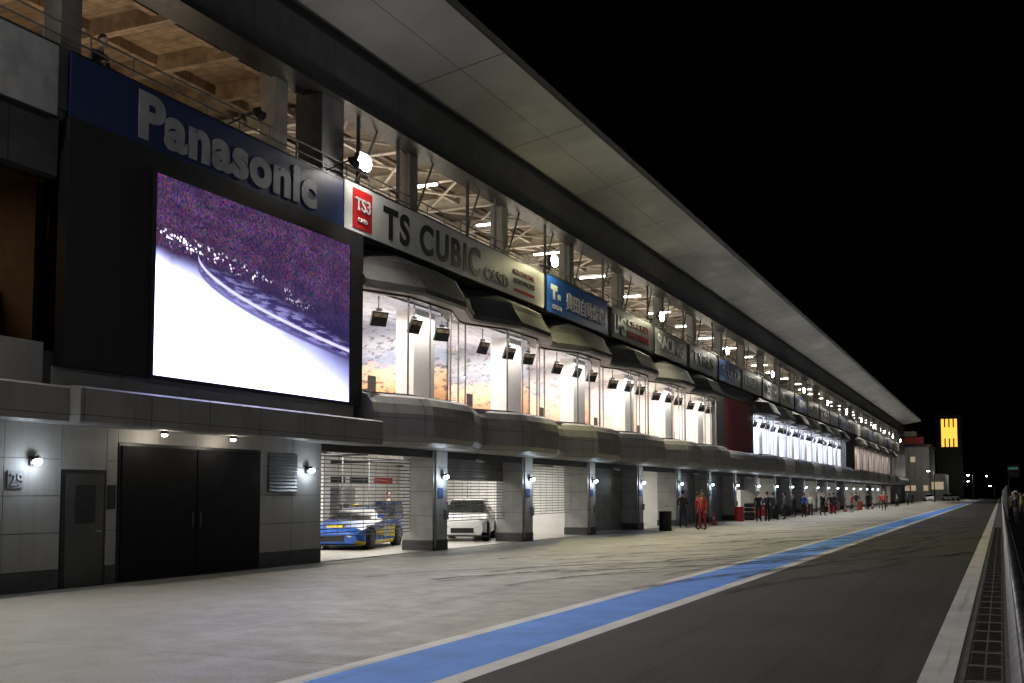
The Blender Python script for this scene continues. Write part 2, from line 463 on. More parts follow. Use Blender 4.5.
# ledge + canopies
def bayplan(s, n, X0=-15.5, p=.72):
    pts = [(X0, s)]
    for i in range(n):
        y = s+i*P
        pts += [(X0+.02, y+.25), (X0+p, y+1.95), (X0+p, y+4.5), (X0+.02, y+6.4)]
    pts.append((X0, s+n*P)); return pts
ledge_prof = [(-1.2, 2.96), (.45, 2.96), (.72, 3.06), (.80, 3.2), (.80, 3.80), (.74, 4.05), (.60, 4.24), (.42, 4.32), (-.3, 4.34)]
can_prof = [(-.4, 7.12), (.42, 7.10), (.52, 7.16), (.52, 7.30), (.24, 7.75), (.14, 7.98), (-.55, 8.36), (-1., 8.36)]
gl = MB(); gc = MB(); gw = MB(); gf = MB(); gr = MB(); gm = MB()
for bi, (s, n) in enumerate((blocksA, blocksB, blocksC)):
    pl = bayplan(s, n)
    gl.sweep(pl, ledge_prof, m_ledge); gc.sweep(pl, can_prof, m_canopy)
    for k in range(len(pl)-1):
        (xa, ya), (xb, yb) = pl[k], pl[k+1]
        gw.quad((xa, ya, 4.34), (xb, yb, 4.34), (xb, yb, 7.12), (xa, ya, 7.12), m_glass)
        L = yb-ya
        cuts = [0] + ([.5] if L > 2 else [])
        for t in cuts:
            cx, cy = xa+(xb-xa)*t, ya+L*t; r_w = .010 if t else .015
            gf.box(cx-.035, cx+.01, cy-r_w, cy+r_w, 4.34, 7.12, m_shut)
        for z0, z1 in ((4.34, 4.40), (7.06, 7.12)):
            gf.add([(xa-.05, ya, z0), (xa+.03, ya, z0), (xa+.03, ya, z1), (xa-.05, ya, z1), (xb-.05, yb, z0), (xb+.03, yb, z0), (xb+.03, yb, z1), (xb-.05, yb, z1)],
                   [(0,4,5,1), (1,5,6,2), (2,6,7,3), (3,7,4,0)], m_frame)
    e = s+n*P
    mw = m_refl if bi == 0 else m_white
    gr.box(-20.7, -14.85, s+.05, e-.05, 4.2, 4.3, m_floor_in)
    gr.box(-20.7, -15.4, s+.05, e-.05, 7.14, 7.3, m_reflc if bi == 0 else m_white)
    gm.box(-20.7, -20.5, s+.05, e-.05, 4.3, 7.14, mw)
    gm.box(-20.5, -15.55, s-.05, s+.1, 4.3, 7.14, mw); gm.box(-20.5, -15.55, e-.1, e+.05, 4.3, 7.14, m_white)
    for i in range(n):
        yy = s+i*P
        gr.box(-16.3, -15.7, yy+3.9, yy+5.2, 4.3, 7.14, m_white)
        gm.box(-20.5, -16.0, yy+P-.07, yy+P+.07, 4.3, 7.14, mw)
        for k in range(2):
            t = yy+1.2+k*2.3; gr.box(-18.4, -17.9, t, t+.9, 4.98, 5.03, m_cab2); gr.box(-18.2, -18.1, t+.4, t+.5, 4.3, 4.98, m_dark)
            gr.box(-17.5, -17.1, t+.2, t+.6, 4.74, 4.8, m_dark); gr.box(-17.15, -17.1, t+.2, t+.6, 4.8, 5.2, m_dark)
            for q in (-17.48, -17.13):
                gr.box(q, q+.02, t+.22, t+.24, 4.3, 4.74, m_dark); gr.box(q, q+.02, t+.56, t+.58, 4.3, 4.74, m_dark)
        pw = (270, 320, 80)[bi]; cl = ((1, .90, .80), (.80, .84, 1), (1, .80, .68))[bi]
        lamp('AREA', 'lounge_ceiling_light', (-17.8, yy+P/2, 6.95), pw, cl, B, 2.6, 4.5)
        lamp('AREA', 'lounge_window_light', (-15.3, yy+3.3, 7.0), pw*.42, cl, B, .5, 4.2)
        lamp('AREA', 'lounge_uplight', (-18.0, yy+3.3, 4.6), pw*.34, cl, B, .6, 3.5, rot=(math.pi, 0, 0))
gl.obj('projecting_ledge', B); gc.obj('bay_canopy', B); gw.obj('bay_windows', B, recalc=False); gf.obj('window_frames', B); gr.obj('lounge_rooms', B); gm.obj('lounge_walls', B)

# left ledge + walls above
g = MB()
lp = [(-.8, 2.94), (.74, 2.90), (.80, 2.94), (.80, 3.52), (.74, 3.56), (-.3, 3.60)]
g.sweep([(FX, 14.3), (FX, 24.5)], lp, m_ledge)
g.sweep([(FX-.25, -30), (FX-.25, 14.3)], lp, m_ledge)
g.obj('left_ledge', B)
g = MB()
g.box(FX-.5, FX-.03, -30, 24.6, 3.56, 4.2, m_panel_d); panels(g, FX, 14.4, 24.6, 3.60, 3.96, 6, 1, m_panel)
panels(g, FX, -30, 14.2, 3.6, 4.35, 24, 1, m_panel)
panels(g, FX, -30, 14.4, 7.35, 8.4, 12, 1, m_fascia)
g.box(FX-.3, FX-.03, -30, 14.4, 7.3, 8.42, m_dark)
for y in (-27, -20, -13, -6, 1, 8): g.box(FX-.4, FX, y-.35, y+.5, 4.35, 7.3, m_fascia)
for y in (11.2, 12.9): g.box(FX-.22, FX-.1, y-.03, y+.03, 4.35, 7.3, m_frame)
g.obj('upper_left_wall', B)
g = MB(); g.box(FX-.2, FX-.19, -30, 14.4, 4.2, 7.3, m_glass_d); g.obj('left_windows', B)
m_lroom = mat('beige_room_wall', (.45, .36, .27), .6)
g = MB(); g.box(FX-5, FX-4.8, -30, 14.4, 4.2, 7.3, m_lroom); g.box(FX-5, FX-.3, -30, 14.4, 4.1, 4.2, m_wood); g.box(FX-5, FX-.3, -30, 14.4, 7.3, 7.4, m_lroom)
g.box(FX-5, FX-.4, 14.3, 14.4, 4.1, 7.3, m_lroom); g.box(FX-2.2, FX-1.2, 13.2, 14.25, 4.2, 5.4, m_cab2); g.obj('left_room', B)
lamp('AREA', 'left_room_light', (FX-2.5, 10, 7.2), 90, (1, .82, .64), B, 2, 6)

g = MB()
for a, b in ((64.25, 75.0), (121.55, 132.0), (178.55, END)):
    g.box(FX-.6, FX-.05, a, b, 2.96, 8.38, m_panel_d); panels(g, FX+.0, a, b, 4.3, 8.36, 6, 4, m_fascia, t=.05)
    g.sweep([(-15.5, a), (-15.5, b)], ledge_prof, m_ledge)
g.obj('stair_tower_walls', B)

# terrace
g = MB()
g.box(-26, FX+.05, -30, END, 8.40, 8.55, m_fascia)
g.box(FX-.12, FX+.1, -30, END, 8.56, 9.72, m_fascia)
g.box(-24.2, -24, -30, END, 8.55, 12.2, m_wood)
g.obj('terrace_floor_and_parapet', B)
g = MB()
g.box(-26, FX-.3, -30, 24.4, 12.35, 12.45, m_wood); g.box(-26, FX-.3, 24.4, END, 12.35, 12.45, m_ceil)
g.obj('terrace_ceiling', B)
g = MB()
y = -28.
while y < 24:
    g.box(-24, FX-.3, y, y+.22, 11.95, 12.35, m_wood); y += 2.2
for xx in (-16.6, -18.6, -20.6): g.box(xx-.08, xx+.08, -30, 24, 12.1, 12.33, m_wood)
g.obj('timber_beams', B)
g = MB(); y = 24.9
while y < END:
    g.box(-24, FX-.3, y-.09, y+.09, 12.33, 12.35, m_steel_w); g.box(-24, FX-.3, y-.02, y+.02, 11.93, 12.33, m_steel_w); g.box(-24, FX-.3, y-.10, y+.10, 11.90, 11.93, m_steel_w)
    if y < 130:
        g.cyl((-15.8, y, 12.0), (-18.8, y+3.325, 12.0), .045, .045, 6, m_steel_w); g.cyl((-18.8, y, 12.0), (-15.8, y+3.325, 12.0), .045, .045, 6, m_steel_w)
        g.cyl((-15.75, y, 9.7), (-15.75, y+1.3, 11.9), .035, .035, 6, m_steel)
    y += 3.325
for xx in (-15.9, -17.6, -19.3, -21): g.box(xx-.06, xx+.06, 24.4, END, 12.06, 12.2, m_steel_w)
g.obj('steel_roof_beams', B)
g = MB()
for y in [2.6+P*k for k in range(-4, 4)]+pierY:
    g.box(-16.3, -15.85, y-1.0, y-.5, 8.55, 12.35, m_steel)
for y in [29.2-4.3+P*k for k in range(0, 27)]:
    g.box(-15.62, -15.54, y-.04, y+.04, 9.7, 11.9, m_frame); g.box(-15.62, -15.54, y+2.1, y+2.16, 9.7, 11.9, m_frame)
g.box(-16.2, -15.4, 22.9, 23.9, 8.55, 12.3, m_fascia)
g.obj('terrace_columns', B)
g = MB()
for z in (9.95, 10.2): g.cyl((FX, -30, z), (FX, END, z), .022, .022, 6, m_steel)
y = -30.
while y < END: g.cyl((FX, y, 9.7), (FX, y, 10.2), .018, .018, 6, m_steel, False); y += 1.1
g.obj('balcony_railing', B)
g = MB()
g.box(-15.9, FX, -30, END, 11.9, 13.3, m_fascia); g.box(-16, FX+.12, -30, END, 11.82, 11.98, m_dark)
g.box(-15.9, FX-.2, -30, END, 13.3, 13.75, m_dark)
g.obj('upper_fascia_beam', B)
g = MB()
y = -32.
while y < END:
    b = min(y+P, END)
    xm, zm = -14.0, 13.70+(1.5/2.9)*.52
    for (xa, za), (xb, zb) in (((-15.5, 13.70), (xm-.012, zm)), ((xm+.012, zm), (-12.6, 14.22))):
        g.add([(xa, y+.025, za), (xb, y+.025, zb), (xb, b-.025, zb), (xa, b-.025, za)], [(0,1,2,3)], m_soffit)
    y += P
g.obj('roof_soffit_panels', B, recalc=False)
g = MB()
g.add([(-28, -32, 15.0), (-15.5, -32, 13.73), (-12.6, -32, 14.25), (-12.45, -32, 14.35), (-12.6, -32, 14.55), (-28, -32, 15.6),
       (-28, END, 15.0), (-15.5, END, 13.73), (-12.6, END, 14.25), (-12.45, END, 14.35), (-12.6, END, 14.55), (-28, END, 15.6)],
      [(0,1,7,6), (1,2,8,7), (2,3,9,8), (3,4,10,9), (4,5,11,10), (5,0,6,11), (0,5,4,3,2,1), (6,7,8,9,10,11)], m_dark)
g.box(-28, -27.8, -32, END, 0, 15, m_roof); g.box(-27.8, FX-.2, -32, -31.8, 0, 13.7, m_roof); g.box(-27.8, FX-.2, END-.2, END, 0, 13.7, m_roof)
g.obj('roof', B)

g = MB(); y = 31.5
while y < END:
    for xx in (-17.3,) + ((-20.2,) if y < 90 else ()):
        g.box(xx-.62, xx+.62, y-.05, y+.05, 11.80, 11.86, m_tube); g.box(xx-.66, xx+.66, y-.09, y+.09, 11.865, 11.895, m_lampbody)
    y += 5.6
g.obj('fluorescent_lights', B)
for y in (-4, 8, 18): lamp('AREA', 'terrace_fill_light', (-18.0, y, 9.3), 95, (1, .78, .54), B, 1.0, 6, rot=(math.pi, 0, 0))  # unseen lamps, added to brighten the timber ceiling from below
for y in (30, 43, 57, 72, 90, 115, 145, 175):
    lamp('AREA', 'terrace_fill_uplight', (-18.0, y, 9.3), 190, (1, .86, .68), B, .5, 9, rot=(math.pi, 0, 0))  # added fill without a fixture, lifts the steel beams from below

# ------------------------------------------------------------------ led screen
def screen_mat():
    m, nt, out = nt_new('led_picture')
    vec, x, y, z = coords(nt)
    u = M(nt, 'DIVIDE', M(nt, 'SUBTRACT', y, 16.66), 7.08); v = M(nt, 'DIVIDE', M(nt, 'SUBTRACT', z, 4.0), 4.02)
    b = M(nt, 'SUBTRACT', M(nt, 'SUBTRACT', .65, M(nt, 'MULTIPLY', u, .08)), M(nt, 'MULTIPLY', M(nt, 'MULTIPLY', u, u), .20))
    d = M(nt, 'SUBTRACT', b, v)
    n0 = noise(nt, vec, 1.5, 5); d2 = M(nt, 'ADD', d, M(nt, 'MULTIPLY', M(nt, 'SUBTRACT', n0, .5), .05))
    wdt = M(nt, 'ADD', .10, M(nt, 'MULTIPLY', u, .40))
    white = M(nt, 'POWER', M(nt, 'MINIMUM', 1.0, M(nt, 'MAXIMUM', 0.0, M(nt, 'DIVIDE', d2, wdt))), 2.2)
    cx = nt.nodes.new('ShaderNodeCombineXYZ')
    nt.links.new(M(nt, 'FLOOR', M(nt, 'MULTIPLY', u, 170)), cx.inputs[0]); nt.links.new(M(nt, 'FLOOR', M(nt, 'MULTIPLY', v, 100)), cx.inputs[1])
    wn = nt.nodes.new('ShaderNodeTexWhiteNoise'); nt.links.new(cx.outputs[0], wn.inputs['Vector'])
    base = mixc(nt, wn.outputs['Value'], (.010, .006, .030), (.085, .045, .13))
    base = mixc(nt, .5, base, mixc(nt, 1, wn.outputs['Color'], (.19, .09, .20), 'MULTIPLY'))
    big = noise(nt, scaled(nt, vec, (1, .6, 1.6)), 1.6, 4)
    base = mixc(nt, maprange(nt, big, .35, .65, 0, .6), base, (.022, .009, .038))
    base = mixc(nt, maprange(nt, v, .40, .80, .8, 0), base, (.016, .016, .065))
    vo = nt.nodes.new('ShaderNodeTexVoronoi'); vo.inputs['Scale'].default_value = 12; nt.links.new(vec, vo.inputs['Vector'])
    pk = maprange(nt, noise(nt, vec, 3.3, 3), .50, .58)
    band = M(nt, 'MULTIPLY', maprange(nt, M(nt, 'ABSOLUTE', M(nt, 'ADD', d, .05)), .0, .05, 1, 0), maprange(nt, u, .0, .9, 1, 0))
    dots = M(nt, 'MULTIPLY', M(nt, 'MULTIPLY', maprange(nt, vo.outputs['Distance'], .2, .5, 1, 0), band), pk)
    uu = M(nt, 'SUBTRACT', u, .18)
    curve = M(nt, 'SUBTRACT', .60, M(nt, 'MULTIPLY', M(nt, 'POWER', M(nt, 'ABSOLUTE', uu), .5), .36))
    on = M(nt, 'GREATER_THAN', uu, 0.0)
    line = M(nt, 'MULTIPLY', maprange(nt, M(nt, 'ABSOLUTE', M(nt, 'SUBTRACT', v, curve)), .004, .016, 1, 0), on)
    line2 = M(nt, 'MULTIPLY', maprange(nt, M(nt, 'ABSOLUTE', M(nt, 'SUBTRACT', M(nt, 'SUBTRACT', v, .05), curve)), .004, .014, 1, 0), on)
    trk = M(nt, 'MULTIPLY', M(nt, 'MULTIPLY', maprange(nt, M(nt, 'SUBTRACT', v, curve), -.01, .02, 0, 1), maprange(nt, d, -.01, .05, 0, 1)), on)
    n5 = noise(nt, scaled(nt, vec, (1, .5, 3)), 4, 5)
    col = mixc(nt, white, base, (2.3, 2.4, 4.6))
    col = mixc(nt, M(nt, 'MULTIPLY', trk, .85), col, mixc(nt, maprange(nt, n5, .45, .6), (.03, .02, .10), (.22, .20, .45)))
    col = mixc(nt, M(nt, 'MULTIPLY', line, .8), col, (.07, .05, .2))
    col = mixc(nt, M(nt, 'MULTIPLY', line2, .6), col, (1.0, .95, 1.6))
    col = mixc(nt, dots, col, (3, 2.8, 3.4))
    sm = M(nt, 'MAXIMUM', seam(nt, y, 7.08/9, 16.66, .012), seam(nt, z, .67, 4.0, .012))
    col = mixc(nt, M(nt, 'MULTIPLY', sm, .15), col, (.02, .02, .03))
    e = nt.nodes.new('ShaderNodeEmission'); nt.links.new(col, e.inputs[0]); e.inputs[1].default_value = 1.4
    nt.links.new(e.outputs[0], out.inputs[0]); return m
LS = root('led_video_screen')
g = MB(); g.box(FX-.02, FX+.22, 14.45, 24.4, 3.95, 8.44, m_black)
g.box(FX+.22, FX+.26, 16.56, 23.86, 3.92, 4.0, m_dark); g.box(FX+.22, FX+.26, 16.56, 23.86, 8.02, 8.1, m_dark)
g.box(FX+.22, FX+.26, 16.56, 16.66, 4.0, 8.02, m_dark); g.box(FX+.22, FX+.26, 23.74, 23.86, 4.0, 8.02, m_dark)
g.obj('housing', LS)
g = MB(); g.quad((FX+.235, 16.66, 4.0), (FX+.235, 23.74, 4.0), (FX+.235, 23.74, 8.02), (FX+.235, 16.66, 8.02), screen_mat()); g.obj('display', LS, recalc=False)

# ------------------------------------------------------------------ signs
m_sblue = mat('sign_blue', (.010, .028, .115), .5, var=.05); m_sblue2 = mat('sign_bright_blue', (.02, .10, .42), .4, var=.05)
m_swhite = mat('sign_white', (.60, .60, .58), .45, var=.05); m_sgrey = mat('sign_grey', (.38, .38, .38), .5); m_swt = mat('lettering_white', (.72, .72, .72), .4)
m_ltg = mat('lettering_grey', (.40, .41, .43), .5)
m_sred = mat('sign_red', (.50, .02, .02), .4, var=.05); m_sblk = mat('lettering_black', (.02, .02, .02), .4); m_sdull = mat('sign_dull', (.14, .14, .14), .5)
def sign(name, y0, y1, z0, z1, m, X=FX+.16, t=.05):
    r = root(name)
    g = MB(); g.box(X-t, X, y0, y1, z0, z1, m)
    g.box(X-.01, X+.012, y0-.02, y1+.02, z1, z1+.03, m_dark); g.box(X-.01, X+.012, y0-.02, y1+.02, z0-.03, z0, m_dark)
    k = y0
    while k <= y1+.01: g.box(FX+.1, X-t-.001, k-.02, k+.02, z0+.05, z1-.05, m_dark); k += max(1., (y1-y0)/4)
    g.obj('board', r); return r, X
r, X = sign('sponsor_sign', -8, 14.2, 8.38, 9.66, m_sgrey)
r, X = sign('sponsor_sign', 14.5, 23.5, 8.48, 9.66, m_sblue)
text_fit('Panasonic', 16.2, 22.3, 8.60, 9.56, X+.011, m_ltg, r, bold=.045)
r, X = sign('sponsor_sign', 23.56, 37.0, 8.46, 9.74, m_swhite)
g = MB(); g.box(X, X+.012, 23.95, 24.9, 8.58, 9.62, m_sred); g.obj('red_emblem', r)
text_fit('TS3', 24.05, 24.8, 9.05, 9.4, X+.024, m_swt, r, bold=.02); text_fit('CARD', 24.2, 24.65, 8.76, 8.88, X+.024, m_swt, r)
text_fit('TS CUBIC', 25.5, 31.6, 8.62, 9.52, X+.011, m_sblk, r, bold=.03, space=1.2)
text_fit('CARD', 31.95, 33.8, 8.64, 9.06, X+.011, m_sblk, r, bold=.01, space=1.15)
g = MB(); g.box(X, X+.01, 34.3, 36.1, 8.66, 8.76, m_sred); g.obj('red_strip', r)
text_fit('FINANCIAL', 34.3, 36.1, 9.25, 9.42, X+.011, m_sred, r); text_fit('SERVICES', 34.3, 36.1, 8.95, 9.12, X+.011, m_sblk, r)
r, X = sign('sponsor_sign', 37.3, 44.2, 8.42, 9.80, m_sblue2)
text_fit('豊田自動織機', 39.3, 43.8, 8.75, 9.45, X+.011, m_swt, r, bold=.012)
g = MB(); g.box(X, X+.012, 37.7, 38.35, 9.3, 9.5, m_swt); g.box(X, X+.012, 37.92, 38.12, 8.95, 9.3, m_swt); g.box(X, X+.012, 38.4, 38.7, 9.0, 9.2, m_swt); g.obj('emblem', r)
text_fit('TOYOTA', 37.7, 38.8, 8.58, 8.76, X+.011, m_swt, r)
r, X = sign('sponsor_sign', 44.8, 50.6, 8.45, 9.76, m_sdull)
text_fit('LMS', 45.1, 46.6, 8.65, 9.5, X+.011, m_swt, r, bold=.02); text_fit('CIRCUIT', 47.0, 50.2, 9.2, 9.5, X+.011, m_sred, r, bold=.02); text_fit('PERFORMER', 47.0, 50.2, 8.7, 9.0, X+.011, m_sred, r, bold=.02)
pal = [m_sdull, m_sdull, m_sblue, m_sdull, m_sgrey, m_sdull, m_sblue, m_sdull]
y = 51.2; k = 0; words = ['RACING', 'TYRES', 'SPEED', 'CIRCUIT', 'MOTOR', 'OIL', 'GRAND PRIX', 'SPORT']
while y < 190:
    r, X = sign('sponsor_sign', y, y+5.9, 8.46, 9.74, pal[k % 8])
    if k < 12: text_fit(words[k % 8], y+.6, y+5.2, 8.8, 9.5, X+.011, m_sblk if k % 3 else m_ltg, r, bold=.01)
    y += 6.65; k += 1
r = root('advertising_banner'); g = MB(); g.box(FX+.02, FX+.06, 66.6, 74.0, 4.35, 7.6, mat('banner_red', (.20, .02, .025), .6)); g.box(FX+.0, FX+.08, 66.5, 74.1, 7.6, 7.68, m_dark); g.obj('cloth', r)
r = root('advertising_banner'); g = MB(); g.box(FX+.02, FX+.06, 123, 131, 4.35, 7.6, mat('banner_black', (.02, .02, .02), .6)); g.box(FX+.0, FX+.08, 122.9, 131.1, 7.6, 7.68, m_dark); g.obj('cloth', r)
r = root('garage_number_sign'); g = MB(); g.box(FX+.002, FX+.03, 13.5, 13.84, 1.78, 2.08, m_cab2); g.obj('plate', r)
text_fit('29', 13.54, 13.80, 1.82, 2.04, FX+.041, m_sgrey, r, bold=.01)
r = root('wall_sign'); g = MB(); g.box(FX+.002, FX+.02, 15.8, 16.0, 1.4, 1.85, m_dark); g.obj('plate', r)
r = root('garage_number_sign')
g = MB()
for i, y in enumerate(pierY[:16]): g.box(FX+.002, FX+.02, y-.16, y+.16, 1.55, 1.85, m_cab)
g.obj('plates', r)

# ------------------------------------------------------------------ lamps
def flood(y, energy, col):
    r = root('flood_light')
    g = MB()
    g.cyl((FX+.1, y, 9.75), (FX+.35, y, 10.15), .025, .025, 8, m_lampbody)
    g.box(FX+.28, FX+.42, y-.28, y+.28, 10.05, 10.47, m_lampbody)
    g.box(FX+.18, FX+.28, y-.12, y+.12, 10.15, 10.36, m_lampbody)
    g.box(FX+.42, FX+.47, y-.30, y+.30, 10.47, 10.50, m_lampbody)
    g.obj('housing', r, bevel=.01)
    g = MB(); g.sphere((FX+.43, y, 10.26), (.10, .30, .22), m_flood, 14, 8); g.obj('lens', r, smooth=True)
    l = lamp('SPOT', 'beam', (FX+.60, y, 10.2), energy, col, r, .12, spot=108, blend=1.0); aim(l, (.52, -.08, -.85))
    lamp('POINT', 'spill', (FX+.66, y, 10.2), energy*.035, col, r, .12)
fy = [24.1, 37.4, 51.5, 65.6] + [80.0+13.8*k for k in range(9)]
for i, y in enumerate(fy):
    c = ((1, .93, .84), (1, .91, .46), (1, .92, .58), (1, .95, .80))[min(i, 3)]
    flood(y, (2500, 3200, 3200, 3200)[min(i, 3)], c)
flood(10.5, 3500, (1, .96, .90)); flood(-3.0, 2200, (1, .97, .93)); flood(-16.0, 1500, (1, .97, .93))

def wall_lamp(y, z, col=(.75, .87, 1), e=22, X=FX):
    r = root('wall_lamp'); g = MB()
    g.box(X+.001, X+.05, y-.05, y+.05, z-.08, z+.08, m_lampbody); g.cyl((X+.05, y, z+.02), (X+.13, y, z+.05), .015, .015, 6, m_lampbody)
    g.cyl((X+.13, y, z+.07), (X+.15, y, z+.01), .05, .085, 10, m_lampbody)
    g.obj('bracket', r)
    g = MB(); g.sphere((X+.16, y, z-.02), (.08, .08, .07), m_wall_l, 10, 6); g.obj('bulb', r, smooth=True)
    lamp('POINT', 'light', (X+.32, y, z-.05), e, col, r, .06)
wall_lamp(14.0, 2.26, e=14); wall_lamp(22.25, 2.26, e=14)
for i, y in enumerate(pierY[:20]): wall_lamp(y+.1, 2.2, e=18)
for y in (16.8, 18.9):
    r = root('downlight'); g = MB(); g.cyl((FX+.45, y, 2.92), (FX+.45, y, 2.84), .07, .08, 12, m_lampbody); g.obj('can', r)
    g = MB(); g.sphere((FX+.45, y, 2.83), (.06, .06, .04), m_down, 10, 6); g.obj('bulb', r)
    lamp('POINT', 'light', (FX+.45, y, 2.72), 9, (1, .9, .75), r, .06)
for y in (19.0, 22.8):
    r = root('spotlight_fixture'); g = MB(); g.cyl((FX+.1, y, 9.75), (FX+.9, y, 9.95), .02, .02, 6, m_dark); g.cyl((FX+.8, y, 9.93), (FX+1.0, y, 9.78), .07, .11, 10, m_dark); g.box(FX+.75, FX+.95, y-.02, y+.02, 9.9, 10.0, m_dark); g.obj('fixture', r)

# unseen masts added across the track as fill light on the facade
for y in (-15, 30, 80, 140):
    r = root('fill_light_mast', (38, y, 0)); g = MB(); g.cyl((0, 0, -.1), (0, 0, 18), .3, .16, 12, m_steel); g.box(-.1, .1, -1.6, 1.6, 17.4, 18.6, m_lampbody)
    g.obj('mast', r); g = MB()
    for k in range(4): g.sphere((-.15, -1.2+.8*k, 18), (.08, .3, .3), m_flood, 10, 6)
    g.obj('lenses', r)
    l = lamp('SPOT', 'beam', (-.5, 0, 18), 1900, (.93, .96, 1), r, .5, spot=110, blend=.6); aim(l, (-.93, .1, -.22))

# hanging monitors
m_tan = mat('monitor_screen', (.35, .27, .18), .3, var=.3, scale=6)
def monitor(x, y, z):
    r = root('ceiling_monitor', (x, y, z), random.uniform(-.6, -.1)); g = MB()
    g.cyl((0, 0, .25), (0, 0, .62), .02, .02, 6, m_dark)
    g.box(-.04, .04, -.08, .08, .1, .28, m_dark)
    g.add([(-.10, -.24, -.18), (-.10, .24, -.18), (.08, .24, .20), (.08, -.24, .20), (-.03, -.24, -.21), (-.03, .24, -.21), (.15, .24, .17), (.15, -.24, .17)],
          [(0,1,2,3), (4,5,6,7), (0,1,5,4), (1,2,6,5), (2,3,7,6), (3,0,4,7)], m_dark)
    g.add([(-.014, -.20, -.16), (-.014, .20, -.16), (.135, .20, .13), (.135, -.20, .13)], [(0,1,2,3)], m_tan)
    g.obj('screen_and_bracket', r)
for bi, (s, n) in enumerate((blocksA, blocksB)):
    for i in range(n):
        for o in (1.35, 3.0, 4.7): monitor(-15.3 if o > 2 else -15.5, s+i*P+o+.2, 6.48)

# ------------------------------------------------------------------ people
m_skin = mat('skin', (.55, .36, .27), .6, var=.05); m_hair = mat('hair', (.02, .015, .012), .6)
def person_mesh(pose):
    """front = +Y local"""
    J = {}
    lean = pose.get('lean', 0)
    def L(x, y, z):
        if z > .95: dz = z-.95; return (x, y+dz*math.sin(lean), .95+dz*math.cos(lean))
        return (x, y, z)
    step = pose.get('step', .06)
    J['pel'] = (0, 0, .95, .125); J['wai'] = (*L(0, 0, 1.10), .118); J['che'] = (*L(0, 0, 1.30), .135); J['nb'] = (*L(0, 0, 1.45), .07); J['nk'] = (*L(0, .01, 1.55), .052)
    for s, sg in (('l', -1), ('r', 1)):
        st = step*sg
        J['hip'+s] = (.095*sg, 0, .90, .092); J['kn'+s] = (.11*sg, .02+st*.6, .50, .062); J['an'+s] = (.12*sg, st, .10, .045); J['to'+s] = (.14*sg, st+.17, .04, .035)
        J['sh'+s] = (*L(.175*sg, 0, 1.40), .062)
        a = pose.get('arm'+s, ((.24, -.02, 1.12), (.25, .06, .87)))
        e, w = a; J['el'+s] = (*L(e[0]*sg, e[1], e[2]), .043); J['wr'+s] = (*L(w[0]*sg, w[1], w[2]) , .029)
        ev = Vector(J['el'+s][:3]); wv = Vector(J['wr'+s][:3]); hd = (wv-ev).normalized(); hp = wv+hd*.085
        J['ha'+s] = (*hp, .030)
    E = [('pel','wai'),('wai','che'),('che','nb'),('nb','nk')]
    for s in 'lr': E += [('pel','hip'+s),('hip'+s,'kn'+s),('kn'+s,'an'+s),('an'+s,'to'+s),('che','sh'+s),('sh'+s,'el'+s),('el'+s,'wr'+s),('wr'+s,'ha'+s)]
    names = list(J); idx = {n: i for i, n in enumerate(names)}
    me = D.meshes.new('sk'); me.from_pydata([J[n][:3] for n in names], [(idx[a], idx[b]) for a, b in E], [])
    o = D.objects.new('sk', me); COL.objects.link(o)
    sm = o.modifiers.new('s', 'SKIN')
    for i, n in enumerate(names):
        sv = me.skin_vertices[0].data[i]; sv.radius = (J[n][3], J[n][3]); sv.use_root = (n == 'pel')
    sb = o.modifiers.new('u', 'SUBSURF'); sb.levels = 1
    bpy.context.view_layer.update()
    ev = D.meshes.new_from_object(o.evaluated_get(bpy.context.evaluated_depsgraph_get()))
    vs = [v.co.copy() for v in ev.vertices]; fs = [tuple(p.vertices) for p in ev.polygons]
    D.objects.remove(o)
    segs = []
    for a, b in E:
        if b.startswith('hip') or b.startswith('kn') or b.startswith('an'): k = 1
        elif b.startswith('to'): k = 3
        elif b.startswith('ha') or b == 'nk': k = 2
        else: k = 0
        segs.append((Vector(J[a][:3]), Vector(J[b][:3]), k))
    mi = []
    for f in fs:
        c = sum((vs[i] for i in f), Vector())/len(f); best = (9, 0)
        for a, b, k in segs:
            ab = b-a; t = max(0, min(1, (c-a).dot(ab)/ab.length_squared)); dd = (c-(a+ab*t)).length
            if dd < best[0]: best = (dd, k)
        k = best[1]
        if k == 3 and c.z > .12: k = 1
        mi.append(k)
    return vs, fs, mi, J
